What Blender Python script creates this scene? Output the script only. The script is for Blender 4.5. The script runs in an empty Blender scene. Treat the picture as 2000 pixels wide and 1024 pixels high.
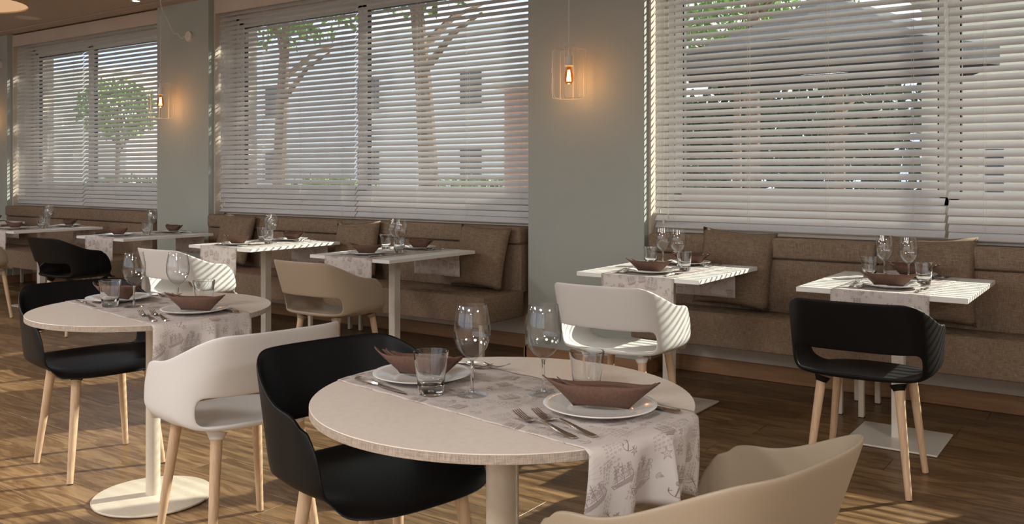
import bpy, bmesh, math, random
import numpy as np
from mathutils import Vector, Matrix, Euler
random.seed(7)
PI = math.pi
R = math.radians
C = bpy.context.scene.collection
sc = bpy.context.scene

# ------------------------------------------------------------------ camera, world, sun, exposure
cam_d = bpy.data.cameras.new('camera')
cam_d.sensor_width = 36.0
cam_d.lens = 1753.3 / 2000 * 36
cam_d.shift_y = -(512 - 338.5) / 2000
cam_d.clip_start = 0.05
cam = bpy.data.objects.new('camera', cam_d)
cam.location = (0, 0, 1.278)
cam.rotation_euler = (R(90), 0, R(35.295))
C.objects.link(cam)
sc.camera = cam

world = bpy.data.worlds.new('sky')
sc.world = world
world.use_nodes = True
wn = world.node_tree.nodes; wl = world.node_tree.links
bg = wn['Background']
tc = wn.new('ShaderNodeTexCoord'); mp = wn.new('ShaderNodeMapping'); nz = wn.new('ShaderNodeTexNoise'); cr = wn.new('ShaderNodeValToRGB')
mp.inputs['Scale'].default_value = (1, 1, 2.5)
nz.inputs['Scale'].default_value = 2.2; nz.inputs['Detail'].default_value = 5
cr.color_ramp.elements[0].position = .4; cr.color_ramp.elements[0].color = (.62, .76, 1, 1)
cr.color_ramp.elements[1].position = .62; cr.color_ramp.elements[1].color = (1, .99, .97, 1)
wl.new(tc.outputs['Generated'], mp.inputs['Vector']); wl.new(mp.outputs['Vector'], nz.inputs['Vector'])
wl.new(nz.outputs['Fac'], cr.inputs['Fac']); wl.new(cr.outputs['Color'], bg.inputs['Color'])
bg.inputs['Strength'].default_value = 1.5

sun_d = bpy.data.lights.new('sun', 'SUN')
sun_d.energy = 10.0
sun_d.angle = R(0.5)
sun_d.color = (1, .93, .80)
sun = bpy.data.objects.new('sun', sun_d)
C.objects.link(sun)
sv = Vector((.53, .85, .67 * .85)).normalized()      # towards the sun
sun.rotation_euler = sv.to_track_quat('Z', 'Y').to_euler()

sc.view_settings.view_transform = 'Standard'
sc.view_settings.look = 'None'
sc.view_settings.gamma = 1
sc.view_settings.use_curve_mapping = False
sc.view_settings.exposure = 0.15
sc.cycles.max_bounces = 12
sc.cycles.transmission_bounces = 10
sc.cycles.transparent_max_bounces = 12
sc.cycles.caustics_reflective = False
sc.cycles.caustics_refractive = False
FILL_W = 66.0

# ------------------------------------------------------------------ materials
def mat(name, col, rough=.5, metal=0, spec=.5, **kw):
    m = bpy.data.materials.new(name); m.use_nodes = True
    b = m.node_tree.nodes['Principled BSDF']
    b.inputs['Base Color'].default_value = (*col, 1)
    b.inputs['Roughness'].default_value = rough
    b.inputs['Metallic'].default_value = metal
    b.inputs['Specular IOR Level'].default_value = spec
    for k, v in kw.items():
        b.inputs[k].default_value = v
    return m
def nodes(m): return m.node_tree.nodes, m.node_tree.links, m.node_tree.nodes['Principled BSDF']
def ramp(n, stops):
    r = n.new('ShaderNodeValToRGB'); e = r.color_ramp.elements
    while len(e) < len(stops): e.new(.5)
    for i, (p, c) in enumerate(stops):
        e[i].position = p; e[i].color = (*c, 1)
    return r
def coords(n, l, scale=(1, 1, 1), out='Object', rot=(0, 0, 0)):
    t = n.new('ShaderNodeTexCoord'); mpp = n.new('ShaderNodeMapping')
    mpp.inputs['Scale'].default_value = scale; mpp.inputs['Rotation'].default_value = rot
    l.new(t.outputs[out], mpp.inputs['Vector']); return mpp
def noise(n, l, vec, scale, detail=4, rough=.5, dist=0):
    q = n.new('ShaderNodeTexNoise'); q.inputs['Scale'].default_value = scale; q.inputs['Detail'].default_value = detail
    q.inputs['Roughness'].default_value = rough; q.inputs['Distortion'].default_value = dist
    l.new(vec.outputs[0], q.inputs['Vector']); return q
def bump(n, l, b, src, strength=.2, dist=.001):
    u = n.new('ShaderNodeBump'); u.inputs['Strength'].default_value = strength; u.inputs['Distance'].default_value = dist
    l.new(src, u.inputs['Height']); l.new(u.outputs['Normal'], b.inputs['Normal'])
def mixc(n, l, a, b, fac, mode='MIX'):
    x = n.new('ShaderNodeMix'); x.data_type = 'RGBA'; x.blend_type = mode
    for sock, v in ((6, a), (7, b), (0, fac)):
        if hasattr(v, 'is_linked') or hasattr(v, 'links'): l.new(v, x.inputs[sock])
        else: x.inputs[sock].default_value = v if sock == 0 else (*v, 1)
    return x.outputs[2]

def noisy(name, c1, c2, rough, scale=40, stretch=(1, 1, 1), bmp=0, **kw):
    m = mat(name, c1, rough, **kw); n, l, b = nodes(m)
    v = coords(n, l, stretch); q = noise(n, l, v, scale); r = ramp(n, [(.35, c1), (.65, c2)])
    l.new(q.outputs['Fac'], r.inputs['Fac']); l.new(r.outputs['Color'], b.inputs['Base Color'])
    if bmp: bump(n, l, b, q.outputs['Fac'], bmp)
    return m

M = {}
M['slat'] = noisy('slat_white', (.66, .643, .625), (.69, .672, .655), .42, 8, (.3, 1, 1))
M['cord'] = mat('cord', (.72, .68, .6), .8)
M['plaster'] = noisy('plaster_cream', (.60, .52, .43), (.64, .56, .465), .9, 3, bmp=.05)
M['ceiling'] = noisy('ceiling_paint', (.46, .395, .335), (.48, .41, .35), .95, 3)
M['green'] = noisy('sage_paint', (.405, .435, .395), (.43, .46, .415), .8, 2.2, bmp=.04)
M['frame'] = mat('window_frame', (.74, .73, .70), .35)
M['gasket'] = mat('gasket_black', (.01, .01, .011), .6)
M['glasspane'] = None
M['tabletop_white'] = noisy('white_laminate', (.80, .78, .74), (.82, .80, .76), .33, 30, (.2, 1, 1), .02)
M['steel_cream'] = noisy('cream_steel', (.60, .53, .42), (.63, .56, .45), .38, 60)
M['steel_white'] = noisy('white_steel', (.72, .68, .60), (.75, .71, .63), .38, 60)
M['black_plastic'] = mat('black_plastic', (.0035, .0034, .0036), .5, spec=.22)
M['white_plastic'] = mat('white_plastic', (.70, .69, .665), .40)
M['tan_plastic'] = mat('tan_plastic', (.37, .30, .215), .45)
M['ceramic'] = mat('ceramic', (.82, .80, .76), .12)
M['napkin'] = noisy('napkin_brown', (.120, .061, .041), (.147, .079, .055), .9, 160, bmp=.3)
M['metal'] = mat('cutlery_steel', (.62, .58, .53), .16, 1.0)
M['lampwhite'] = mat('lamp_white', (.78, .72, .66), .45)
M['cable'] = mat('cable_white', (.8, .76, .7), .6)
M['shade'] = noisy('lamp_shade', (.62, .42, .24), (.66, .46, .27), .9, 30)
M['dark'] = mat('dark_void', (.02, .018, .015), .9)

def wood(name, c1, c2, c3, sc_=(1, 12, 12), scale=3, rough=.5):
    m = mat(name, c1, rough); n, l, b = nodes(m)
    v = coords(n, l, sc_)
    q = noise(n, l, v, scale, 6, .6, .6); r = ramp(n, [(.3, c1), (.5, c2), (.72, c3)])
    l.new(q.outputs['Fac'], r.inputs['Fac']); l.new(r.outputs['Color'], b.inputs['Base Color'])
    bump(n, l, b, q.outputs['Fac'], .12)
    return m
M['beech'] = wood('beech_leg', (.50, .335, .20), (.60, .42, .265), (.68, .50, .34), (14, 14, .8), 7, .5)
M['baseboard'] = wood('baseboard_oak', (.26, .13, .055), (.33, .175, .08), (.38, .21, .10), (.7, 10, 14), 4, .45)

def plank_mat():
    m = mat('oak_plank', (.4, .25, .12), .36); n, l, b = nodes(m)
    oi = n.new('ShaderNodeObjectInfo')
    t = n.new('ShaderNodeTexCoord')
    off = n.new('ShaderNodeVectorMath'); off.operation = 'SCALE'
    cmb = n.new('ShaderNodeCombineXYZ')
    for i in range(3): l.new(oi.outputs['Random'], cmb.inputs[i])
    l.new(cmb.outputs[0], off.inputs[0]); off.inputs['Scale'].default_value = 37
    add = n.new('ShaderNodeVectorMath'); add.operation = 'ADD'
    l.new(t.outputs['Object'], add.inputs[0]); l.new(off.outputs[0], add.inputs[1])
    m1 = n.new('ShaderNodeMapping'); m1.inputs['Scale'].default_value = (1.1, 8, 1); l.new(add.outputs[0], m1.inputs[0])
    q = noise(n, l, m1, 2.0, 5, .55, 1.4)
    w = n.new('ShaderNodeMath'); w.operation = 'MULTIPLY'; w.inputs[1].default_value = 7.0; l.new(q.outputs['Fac'], w.inputs[0])
    fr = n.new('ShaderNodeMath'); fr.operation = 'PINGPONG'; fr.inputs[1].default_value = 1.0; l.new(w.outputs[0], fr.inputs[0])
    m2 = n.new('ShaderNodeMapping'); m2.inputs['Scale'].default_value = (3, 90, 1); l.new(add.outputs[0], m2.inputs[0])
    q2 = noise(n, l, m2, 2.2, 3, .6)
    r1 = ramp(n, [(0, (.135, .072, .028)), (.5, (.205, .122, .055)), (1, (.27, .17, .083))])
    l.new(fr.outputs[0], r1.inputs['Fac'])
    r2 = ramp(n, [(.35, (.72, .70, .68)), (.62, (1.05, 1.05, 1.05))]); l.new(q2.outputs['Fac'], r2.inputs['Fac'])
    c = mixc(n, l, r1.outputs['Color'], r2.outputs['Color'], .75, 'MULTIPLY')
    r3 = ramp(n, [(0, (.82, .80, .78)), (1, (1.15, 1.13, 1.1))]); l.new(oi.outputs['Random'], r3.inputs['Fac'])
    c = mixc(n, l, c, r3.outputs['Color'], 1.0, 'MULTIPLY')
    l.new(c, b.inputs['Base Color'])
    rr = n.new('ShaderNodeMapRange'); rr.inputs[3].default_value = .30; rr.inputs[4].default_value = .46
    l.new(q2.outputs['Fac'], rr.inputs[0]); l.new(rr.outputs[0], b.inputs['Roughness'])
    bump(n, l, b, q2.outputs['Fac'], .10)
    return m
M['plank'] = plank_mat()
M['floor'] = wood('floor_base', (.2, .12, .055), (.3, .19, .09), (.36, .23, .12), (1, 8, 1), 3, .5)

def linen(name, dark, mid, light, sx=1.0):
    m = mat(name, mid, .95, spec=.15); n, l, b = nodes(m)
    v1 = coords(n, l, (30, 30, 420)); q1 = noise(n, l, v1, 1.0, 3, .7)
    v2 = coords(n, l, (420, 420, 30)); q2 = noise(n, l, v2, 1.0, 3, .7)
    mx = n.new('ShaderNodeMath'); mx.operation = 'ADD'; l.new(q1.outputs['Fac'], mx.inputs[0]); l.new(q2.outputs['Fac'], mx.inputs[1])
    hf = n.new('ShaderNodeMath'); hf.operation = 'MULTIPLY'; hf.inputs[1].default_value = .5; l.new(mx.outputs[0], hf.inputs[0])
    r = ramp(n, [(.36, dark), (.5, mid), (.64, light)]); l.new(hf.outputs[0], r.inputs['Fac'])
    l.new(r.outputs['Color'], b.inputs['Base Color']); bump(n, l, b, hf.outputs[0], .5, .0015)
    return m
M['linen'] = linen('bench_linen', (.145, .10, .066), (.235, .17, .118), (.37, .285, .21))
M['linen2'] = linen('cushion_linen', (.135, .093, .06), (.215, .155, .106), (.34, .26, .19))

def laminate_round():
    m = mat('greige_laminate', (.58, .49, .41), .38); n, l, b = nodes(m)
    v = coords(n, l, (1, 1, 1)); q = noise(n, l, v, 55, 4)
    r = ramp(n, [(.35, (.74, .655, .57)), (.65, (.78, .695, .605))]); l.new(q.outputs['Fac'], r.inputs['Fac'])
    l.new(r.outputs['Color'], b.inputs['Base Color']); bump(n, l, b, q.outputs['Fac'], .12, .0008)
    return m
M['roundtop'] = laminate_round()
def edge_weave():
    m = mat('woven_edge', (.4, .33, .27), .6); n, l, b = nodes(m)
    v1 = coords(n, l, (40, 40, 900)); q1 = noise(n, l, v1, 1, 2); v2 = coords(n, l, (600, 600, 60)); q2 = noise(n, l, v2, 1, 2)
    mx = n.new('ShaderNodeMath'); mx.operation = 'ADD'; l.new(q1.outputs['Fac'], mx.inputs[0]); l.new(q2.outputs['Fac'], mx.inputs[1])
    hf = n.new('ShaderNodeMath'); hf.operation = 'MULTIPLY'; hf.inputs[1].default_value = .5; l.new(mx.outputs[0], hf.inputs[0])
    r = ramp(n, [(.38, (.27, .22, .175)), (.6, (.48, .41, .34))]); l.new(hf.outputs[0], r.inputs['Fac'])
    l.new(r.outputs['Color'], b.inputs['Base Color']); return m
M['edge'] = edge_weave()

def glass_mat(name, col=(1, 1, 1), ior=1.45):
    m = bpy.data.materials.new(name); m.use_nodes = True; n, l = m.node_tree.nodes, m.node_tree.links
    n.clear(); o = n.new('ShaderNodeOutputMaterial'); g = n.new('ShaderNodeBsdfGlass')
    g.inputs['Color'].default_value = (*col, 1); g.inputs['Roughness'].default_value = 0; g.inputs['IOR'].default_value = ior
    l.new(g.outputs[0], o.inputs[0]); return m
M['glass'] = glass_mat('drinking_glass', (.985, .992, .992))
def thin_glass():
    m = bpy.data.materials.new('thin_glass'); m.use_nodes = True; n, l = m.node_tree.nodes, m.node_tree.links
    n.clear(); o = n.new('ShaderNodeOutputMaterial'); t = n.new('ShaderNodeBsdfTransparent'); g = n.new('ShaderNodeBsdfGlossy'); g.inputs['Roughness'].default_value = 0
    lw = n.new('ShaderNodeLayerWeight'); lw.inputs['Blend'].default_value = .5
    r1 = n.new('ShaderNodeValToRGB'); e = r1.color_ramp.elements; e[0].position = .55; e[0].color = (.985, .99, .99, 1); e[1].position = 1; e[1].color = (.75, .78, .79, 1)
    r2 = n.new('ShaderNodeValToRGB'); e = r2.color_ramp.elements; e[0].position = .3; e[0].color = (.06,) * 3 + (1,); e[1].position = 1; e[1].color = (.9,) * 3 + (1,); q = e.new(.75); q.color = (.20,) * 3 + (1,)
    l.new(lw.outputs['Facing'], r1.inputs['Fac']); l.new(lw.outputs['Facing'], r2.inputs['Fac']); l.new(r1.outputs['Color'], t.inputs['Color'])
    x = n.new('ShaderNodeMixShader'); l.new(r2.outputs['Color'], x.inputs[0]); l.new(t.outputs[0], x.inputs[1]); l.new(g.outputs[0], x.inputs[2]); l.new(x.outputs[0], o.inputs[0]); return m
M['thin'] = thin_glass()
def pane_mat(name, tint):
    m = bpy.data.materials.new(name); m.use_nodes = True; n, l = m.node_tree.nodes, m.node_tree.links
    n.clear(); o = n.new('ShaderNodeOutputMaterial'); t = n.new('ShaderNodeBsdfTransparent'); g = n.new('ShaderNodeBsdfGlossy')
    g.inputs['Roughness'].default_value = 0; t.inputs['Color'].default_value = (*tint, 1)
    f = n.new('ShaderNodeFresnel'); f.inputs['IOR'].default_value = 1.45; x = n.new('ShaderNodeMixShader')
    ge = n.new('ShaderNodeNewGeometry'); iv = n.new('ShaderNodeMath'); iv.operation = 'SUBTRACT'; iv.inputs[0].default_value = 1; l.new(ge.outputs['Backfacing'], iv.inputs[1])
    mu = n.new('ShaderNodeMath'); mu.operation = 'MULTIPLY'; l.new(f.outputs[0], mu.inputs[0]); l.new(iv.outputs[0], mu.inputs[1])
    l.new(mu.outputs[0], x.inputs[0]); l.new(t.outputs[0], x.inputs[1]); l.new(g.outputs[0], x.inputs[2]); l.new(x.outputs[0], o.inputs[0]); return m
M['glasspane'] = pane_mat('window_pane', (.93, .96, .96))
M['bulbglass'] = pane_mat('bulb_amber', (1, .62, .28))
def emit(name, col, s):
    m = bpy.data.materials.new(name); m.use_nodes = True; n, l = m.node_tree.nodes, m.node_tree.links
    n.clear(); o = n.new('ShaderNodeOutputMaterial'); e = n.new('ShaderNodeEmission')
    e.inputs['Color'].default_value = (*col, 1); e.inputs['Strength'].default_value = s; l.new(e.outputs[0], o.inputs[0]); return m
M['filament'] = emit('filament', (1, .55, .18), 45)
M['spotglow'] = emit('downlight_glow', (1, .86, .62), 8)
M['shadeglow'] = emit('drum_diffuser', (1, .60, .33), .62)

# printed runner: an anchor / ship / starfish / handwriting line print drawn in memory
def print_tile(N=1400):
    rng = random.Random(3)
    img = np.zeros((N, N), np.float32)
    def seg(x0, y0, x1, y1, w, a):
        L = math.hypot(x1 - x0, y1 - y0)
        lx, hx = int(min(x0, x1) - w - 5), int(max(x0, x1) + w + 6); ly, hy = int(min(y0, y1) - w - 5), int(max(y0, y1) + w + 6)
        xs = np.arange(lx, hx); ys = np.arange(ly, hy); X, Y = np.meshgrid(xs, ys)
        t = np.clip(((X - x0) * (x1 - x0) + (Y - y0) * (y1 - y0)) / (L * L + 1e-6), 0, 1)
        D = np.hypot(X - x0 - t * (x1 - x0), Y - y0 - t * (y1 - y0))
        v = np.clip(w * 1.3 - D + .5, 0, 1) * min(1, a * 1.2)
        yy, xx = np.ix_(ys % N, xs % N); img[yy, xx] = np.maximum(img[yy, xx], v)
    def poly(pts, cx, cy, s, rot, w=1.6, a=.75, jit=0):
        c_, s_ = math.cos(rot), math.sin(rot)
        q = [(cx + s * (x * c_ - y * s_) + rng.uniform(-jit, jit), cy + s * (x * s_ + y * c_) + rng.uniform(-jit, jit)) for x, y in pts]
        for p0, p1 in zip(q, q[1:]): seg(*p0, *p1, w, a)
    def arc(cx, cy, r, a0, a1, k=14, e=1): return [(cx + r * math.cos(a0 + (a1 - a0) * i / k), cy + e * r * math.sin(a0 + (a1 - a0) * i / k)) for i in range(k + 1)]
    def anchor(cx, cy, s, rot):
        for p in (arc(0, .85, .14, 0, 2 * PI), [(0, .7), (0, -.8)], [(-.35, .5), (.35, .5)], arc(0, -.1, .7, PI * 1.1, PI * 1.9), [(-.72, -.1), (-.6, -.42), (-.45, -.25)], [(.72, -.1), (.6, -.42), (.45, -.25)], [(.06, .7), (.06, -.8)]):
            poly(p, cx, cy, s, rot, 2.2, .8)
    def star(cx, cy, s, rot):
        pts = []
        for i in range(11):
            r = 1 if i % 2 == 0 else .34; t = i * PI / 5; pts.append((r * math.sin(t), r * math.cos(t)))
        poly(pts, cx, cy, s, rot, 1.8, .7)
        for i in range(5): poly([(0, 0), (.8 * math.sin(i * PI * .4), .8 * math.cos(i * PI * .4))], cx, cy, s, rot, 1.2, .5)
    def ship(cx, cy, s, rot):
        hull = [(-1, -.35), (-.8, -.75), (.6, -.8), (.95, -.3), (.7, -.4), (-.7, -.45), (-1, -.35)]
        poly(hull, cx, cy, s, rot, 2.2, .8); poly([(-.75, -.6), (.7, -.58)], cx, cy, s, rot, s * .10, .14); poly([(-.5, .1), (.5, .15)], cx, cy, s, rot, s * .22, .06)
        for k in range(9): poly([(-.85 + .03 * k, -.48 - .03 * k), (.8 - .03 * k, -.46 - .035 * k)], cx, cy, s, rot, 1.3, .6, 1)
        for mx, h in ((-.5, .9), (.05, 1.1), (.55, .85)):
            poly([(mx, -.4), (mx, h)], cx, cy, s, rot, 1.8, .8)
            for z0, z1, w_ in ((-.25, .15, .26), (.2, .5, .22), (.55, .8, .17)):
                poly([(mx - w_, z0), (mx + w_, z0 + .03)] + [(mx + w_ * .8 + .12 * math.sin(PI * i / 6), z0 + (z1 - z0) * i / 6) for i in range(7)] + [(mx - w_ * .8, z1)] + [(mx - w_ * .8 + .12 * math.sin(PI * i / 6), z1 - (z1 - z0) * i / 6) for i in range(7)], cx, cy, s, rot, 1.6, .75, 1)
                for i in range(5): poly([(mx - w_ * .5 + i * w_ * .28, z0 + .03), (mx - w_ * .4 + i * w_ * .28, z1 - .03)], cx, cy, s, rot, 1.1, .4, 2)
        for i in range(4): poly([(-1 + .1 * i, -.35), (-.5, .85 - .15 * i)], cx, cy, s, rot, 1, .5); poly([(.95, -.3), (.55, .8 - .18 * i)], cx, cy, s, rot, 1, .5)
    def script(cx, cy, s, rot, lines=3):
        for ln in range(lines):
            x = 0; L = rng.uniform(2.2, 3.2)
            while x < L:
                wlen = rng.uniform(.3, .6); pts = []; n_ = int(wlen * 26)
                for i in range(n_):
                    t = i / 26; h = .1 if rng.random() < .8 else .24
                    pts.append((x + t + .05 * math.sin(i * 1.9), -ln * .42 + h * math.sin(i * 1.9 + .6)))
                poly(pts, cx, cy, s, rot, 1.1, .62); x += wlen + .14
    def rays(cx, cy, r):
        for i in range(22):
            t = i * PI / 11; poly([(.12 * math.cos(t), .12 * math.sin(t)), (math.cos(t), math.sin(t))], cx, cy, r, 0, 2.5, .2)
        for q in (.12, .5, .53): poly(arc(0, 0, q, 0, 2 * PI, 30), cx, cy, r, 0, 1.4, .3)
    def shell_(cx, cy, s, rot):
        for k in range(7): poly([(0, -.6), (.7 * math.sin((k - 3) * .35), .7 * math.cos((k - 3) * .35))], cx, cy, s, rot, 1.3, .6)
        poly(arc(0, -.0, .72, .3, PI - .3), cx, cy, s, rot, 1.8, .7)
    f = N / 1400
    for k in range(16): script(rng.uniform(0, N), rng.uniform(0, N), 62 * f, rng.choice((.1, 1.5, -1.4, .2)), 3)
    for k in range(9): star(rng.uniform(0, N), rng.uniform(0, N), 38 * f, rng.uniform(0, 1)); shell_(rng.uniform(0, N), rng.uniform(0, N), 36 * f, rng.uniform(0, 1))
    rays(700 * f, 420 * f, 260 * f); rays(250 * f, 1150 * f, 230 * f)
    for x, y, s, r in ((250, 300, 150, .1), (950, 880, 165, -.15), (430, 930, 120, .35), (1180, 330, 130, -.3), (160, 760, 100, -.2), (700, 990, 110, .2), (1350, 1250, 105, -.1), (560, 420, 95, .1)): ship(x * f, y * f, s * f, r)
    for x, y, s, r in ((620, 640, 85, .5), (1290, 700, 80, -.4), (780, 1250, 90, -.6), (520, 130, 70, .3)): anchor(x * f, y * f, s * f, r)
    for x, y, s, r in ((720, 330, 55, .2), (470, 500, 50, .8), (1230, 1020, 60, .1), (1000, 560, 48, .5), (120, 1010, 52, .4), (640, 1080, 46, .9), (1340, 80, 50, 0)): star(x * f, y * f, s * f, r)
    for x, y, s, r in ((840, 120, 90, .1), (60, 560, 85, 1.45), (740, 760, 80, 1.3), (1080, 1180, 95, .15), (330, 700, 75, .2), (20, 1290, 90, .1), (1330, 480, 80, 1.5), (520, 1330, 80, 0), (960, 360, 70, -1.4)): script(x * f, y * f, s * f, r, 4)
    for x, y, s, r in ((860, 620, 50, .3), (1130, 130, 52, -.4), (350, 1290, 55, .2), (40, 90, 46, .6), (1180, 820, 44, 1.2)): shell_(x * f, y * f, s * f, r)
    im = bpy.data.images.new('runner_print', N, N)
    px = np.ones((N, N, 4), np.float32)
    px[..., 0] = px[..., 1] = px[..., 2] = img
    im.colorspace_settings.name = 'Non-Color'
    im.pixels.foreach_set(px.ravel()); im.update(); im.pack()
    return im
def runner_mat():
    m = mat('printed_runner', (.62, .53, .48), .9, spec=.2); n, l, b = nodes(m)
    it = n.new('ShaderNodeTexImage'); it.image = print_tile(); it.extension = 'REPEAT'
    uv = n.new('ShaderNodeUVMap'); uv.uv_map = 'UVMap'; l.new(uv.outputs[0], it.inputs['Vector'])
    c = mixc(n, l, (.80, .735, .69), (.32, .235, .21), it.outputs['Color'])
    l.new(c, b.inputs['Base Color'])
    mpp = n.new('ShaderNodeMapping'); mpp.inputs['Scale'].default_value = (260, 260, 1); l.new(uv.outputs[0], mpp.inputs[0])
    ck = n.new('ShaderNodeTexChecker'); ck.inputs['Scale'].default_value = 1; l.new(mpp.outputs[0], ck.inputs['Vector'])
    bump(n, l, b, ck.outputs['Fac'], .35, .0006)
    ta = n.new('ShaderNodeBsdfTranslucent'); ta.inputs['Color'].default_value = (.62, .54, .48, 1)
    ms = n.new('ShaderNodeMixShader'); ms.inputs[0].default_value = .25
    o = n['Material Output']; l.new(b.outputs[0], ms.inputs[1]); l.new(ta.outputs[0], ms.inputs[2]); l.new(ms.outputs[0], o.inputs[0])
    return m
M['runner'] = runner_mat()
M['leaf'] = noisy('leaf_green', (.10, .20, .035), (.25, .42, .08), .6, 3)
M['leafdark'] = noisy('leaf_dark', (.03, .06, .03), (.07, .12, .05), .7, 3)
M['bark'] = noisy('bark', (.12, .075, .045), (.30, .20, .13), .95, 9, (1, 1, 3), .6)
M['render_cream'] = noisy('render_cream', (.72, .66, .52), (.76, .70, .56), .95, 2)
M['render_white'] = noisy('render_white', (.78, .79, .78), (.82, .83, .82), .95, 2)
M['brick'] = noisy('terracotta_wall', (.55, .26, .17), (.70, .38, .25), .95, 30)
M['canvas_dark'] = noisy('charcoal_canvas', (.055, .062, .072), (.075, .082, .092), .9, 20)
M['steel_dark'] = mat('dark_steel', (.05, .055, .06), .5)
M['paving'] = noisy('terrace_paving', (.36, .34, .30), (.44, .42, .38), .95, 3)
M['winglass_dark'] = mat('dark_window', (.05, .065, .075), .15)
M['red'] = mat('red_paint', (.62, .07, .05), .5)

# ------------------------------------------------------------------ mesh helpers
def link(name, bm, m, parent=None, smooth=False, loc=None, rot=None, mats=None):
    me = bpy.data.meshes.new(name); bm.to_mesh(me); bm.free()
    for mm in (mats or [m]): me.materials.append(mm)
    if smooth:
        for p in me.polygons: p.use_smooth = True
        if smooth != 'all': me.set_sharp_from_angle(angle=R(35))
    o = bpy.data.objects.new(name, me); C.objects.link(o)
    if parent: o.parent = parent
    if loc: o.location = loc
    if rot: o.rotation_euler = rot
    return o
def box(bm, x0, x1, y0, y1, z0, z1, bev=0, seg=2, mi=0):
    r = bmesh.ops.create_cube(bm, size=1); vs = r['verts']
    for v in vs: v.co = Vector(((x0 + x1) / 2 + v.co.x * (x1 - x0), (y0 + y1) / 2 + v.co.y * (y1 - y0), (z0 + z1) / 2 + v.co.z * (z1 - z0)))
    fs = list({f for v in vs for f in v.link_faces})
    for f in fs: f.material_index = mi
    if bev: bmesh.ops.bevel(bm, geom=list({e for v in vs for e in v.link_edges}), offset=bev, segments=seg, profile=.5, affect='EDGES')
    return bm
def B(): return bmesh.new()
def cyl(bm, p0, p1, r0, r1, n=16, caps=True):
    p0, p1 = Vector(p0), Vector(p1); d = p1 - p0
    mtx = Matrix.Translation((p0 + p1) / 2) @ d.to_track_quat('Z', 'Y').to_matrix().to_4x4()
    bmesh.ops.create_cone(bm, cap_ends=caps, segments=n, radius1=r0, radius2=r1, depth=d.length, matrix=mtx); return bm
def tube(bm, pts, r, n=6, closed=False):
    pts = [Vector(p) for p in pts]; rings = []; N = len(pts)
    up = Vector((.13, .21, 1)).normalized()
    for i, p in enumerate(pts):
        a = pts[i - 1] if (i > 0 or closed) else p; b_ = pts[(i + 1) % N] if (i < N - 1 or closed) else p
        t = (b_ - a).normalized(); s = t.cross(up)
        if s.length < .05: s = t.cross(Vector((1, .1, 0)))
        s.normalize(); u = s.cross(t)
        if rings:
            pass
        rr = r[i] if isinstance(r, (list, tuple)) else r
        rings.append([bm.verts.new(p + rr * (math.cos(2 * PI * k / n) * s + math.sin(2 * PI * k / n) * u)) for k in range(n)])
    for i in range(N if closed else N - 1):
        A, Bq = rings[i], rings[(i + 1) % N]
        for k in range(n):
            try: bm.faces.new((A[k], A[(k + 1) % n], Bq[(k + 1) % n], Bq[k]))
            except ValueError: pass
    if not closed:
        bm.faces.new(rings[0][::-1]); bm.faces.new(rings[-1])
    return bm
def lathe(bm, prof, n=40, closed=False):
    rings = []
    for (r, z) in prof:
        if r < 1e-6: rings.append([bm.verts.new((0, 0, z))])
        else: rings.append([bm.verts.new((r * math.cos(2 * PI * k / n), r * math.sin(2 * PI * k / n), z)) for k in range(n)])
    seq = list(zip(rings, rings[1:])) + ([(rings[-1], rings[0])] if closed else [])
    for A, Q in seq:
        for k in range(n):
            a0, a1 = A[k % len(A)], A[(k + 1) % len(A)]; b0, b1 = Q[k % len(Q)], Q[(k + 1) % len(Q)]
            vs = []
            for v in (a0, a1, b1, b0):
                if v not in vs: vs.append(v)
            if len(vs) >= 3:
                try: bm.faces.new(vs)
                except ValueError: pass
    bmesh.ops.recalc_face_normals(bm, faces=bm.faces[:]); return bm
def thing(name, label, cat, loc=(0, 0, 0), rz=0, group=None):
    o = bpy.data.objects.new(name, None); C.objects.link(o); o.location = loc; o.rotation_euler = (0, 0, rz)
    o.empty_display_size = .1
    return tag(o, label, cat, group)
def tag(o, label=None, cat=None, group=None, kind=None):
    if label: o['label'] = label
    if cat: o['category'] = cat
    if group: o['group'] = group
    if kind: o['kind'] = kind
    return o
def struct(name, bm, m, label=None, **kw):
    o = link(name, bm, m, **kw); o['kind'] = 'structure'
    if label: o['label'] = label
    return o
def kids(o): return [c for c in bpy.data.objects if c.parent == o]
KID = {}
def reg(root):                       # remember the parts of a master object
    KID[root.name] = [(c, kids(c)) for c in kids(root)]
    return root
def dup(root, loc, rot=(0, 0, 0), label=None, group=None, cat=None):
    r = root.copy(); C.objects.link(r); r.location = loc; r.rotation_euler = rot
    if label: r['label'] = label
    if group: r['group'] = group
    for c, gs in KID.get(root.name, []):
        cc = c.copy(); C.objects.link(cc); cc.parent = r
        for g in gs:
            gg = g.copy(); C.objects.link(gg); gg.parent = cc
    return r
USED = set()
def place(master, loc, rot=(0, 0, 0), label=None, group=None):
    if master.name not in USED:
        USED.add(master.name); master.location = loc; master.rotation_euler = rot
        if label: master['label'] = label
        if group: master['group'] = group
        return master
    return dup(master, loc, rot, label, group)

# ------------------------------------------------------------------ room shell
WY = 5.42           # inner face of the window wall
ZC = 2.90           # ceiling
XL, XR, YF = -15.0, 4.0, -4.2
fl = struct('floor', box(B(), XL, XR, YF, 5.75, -.12, -.009), M['floor'], 'warm oak plank floor of the restaurant')
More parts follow.
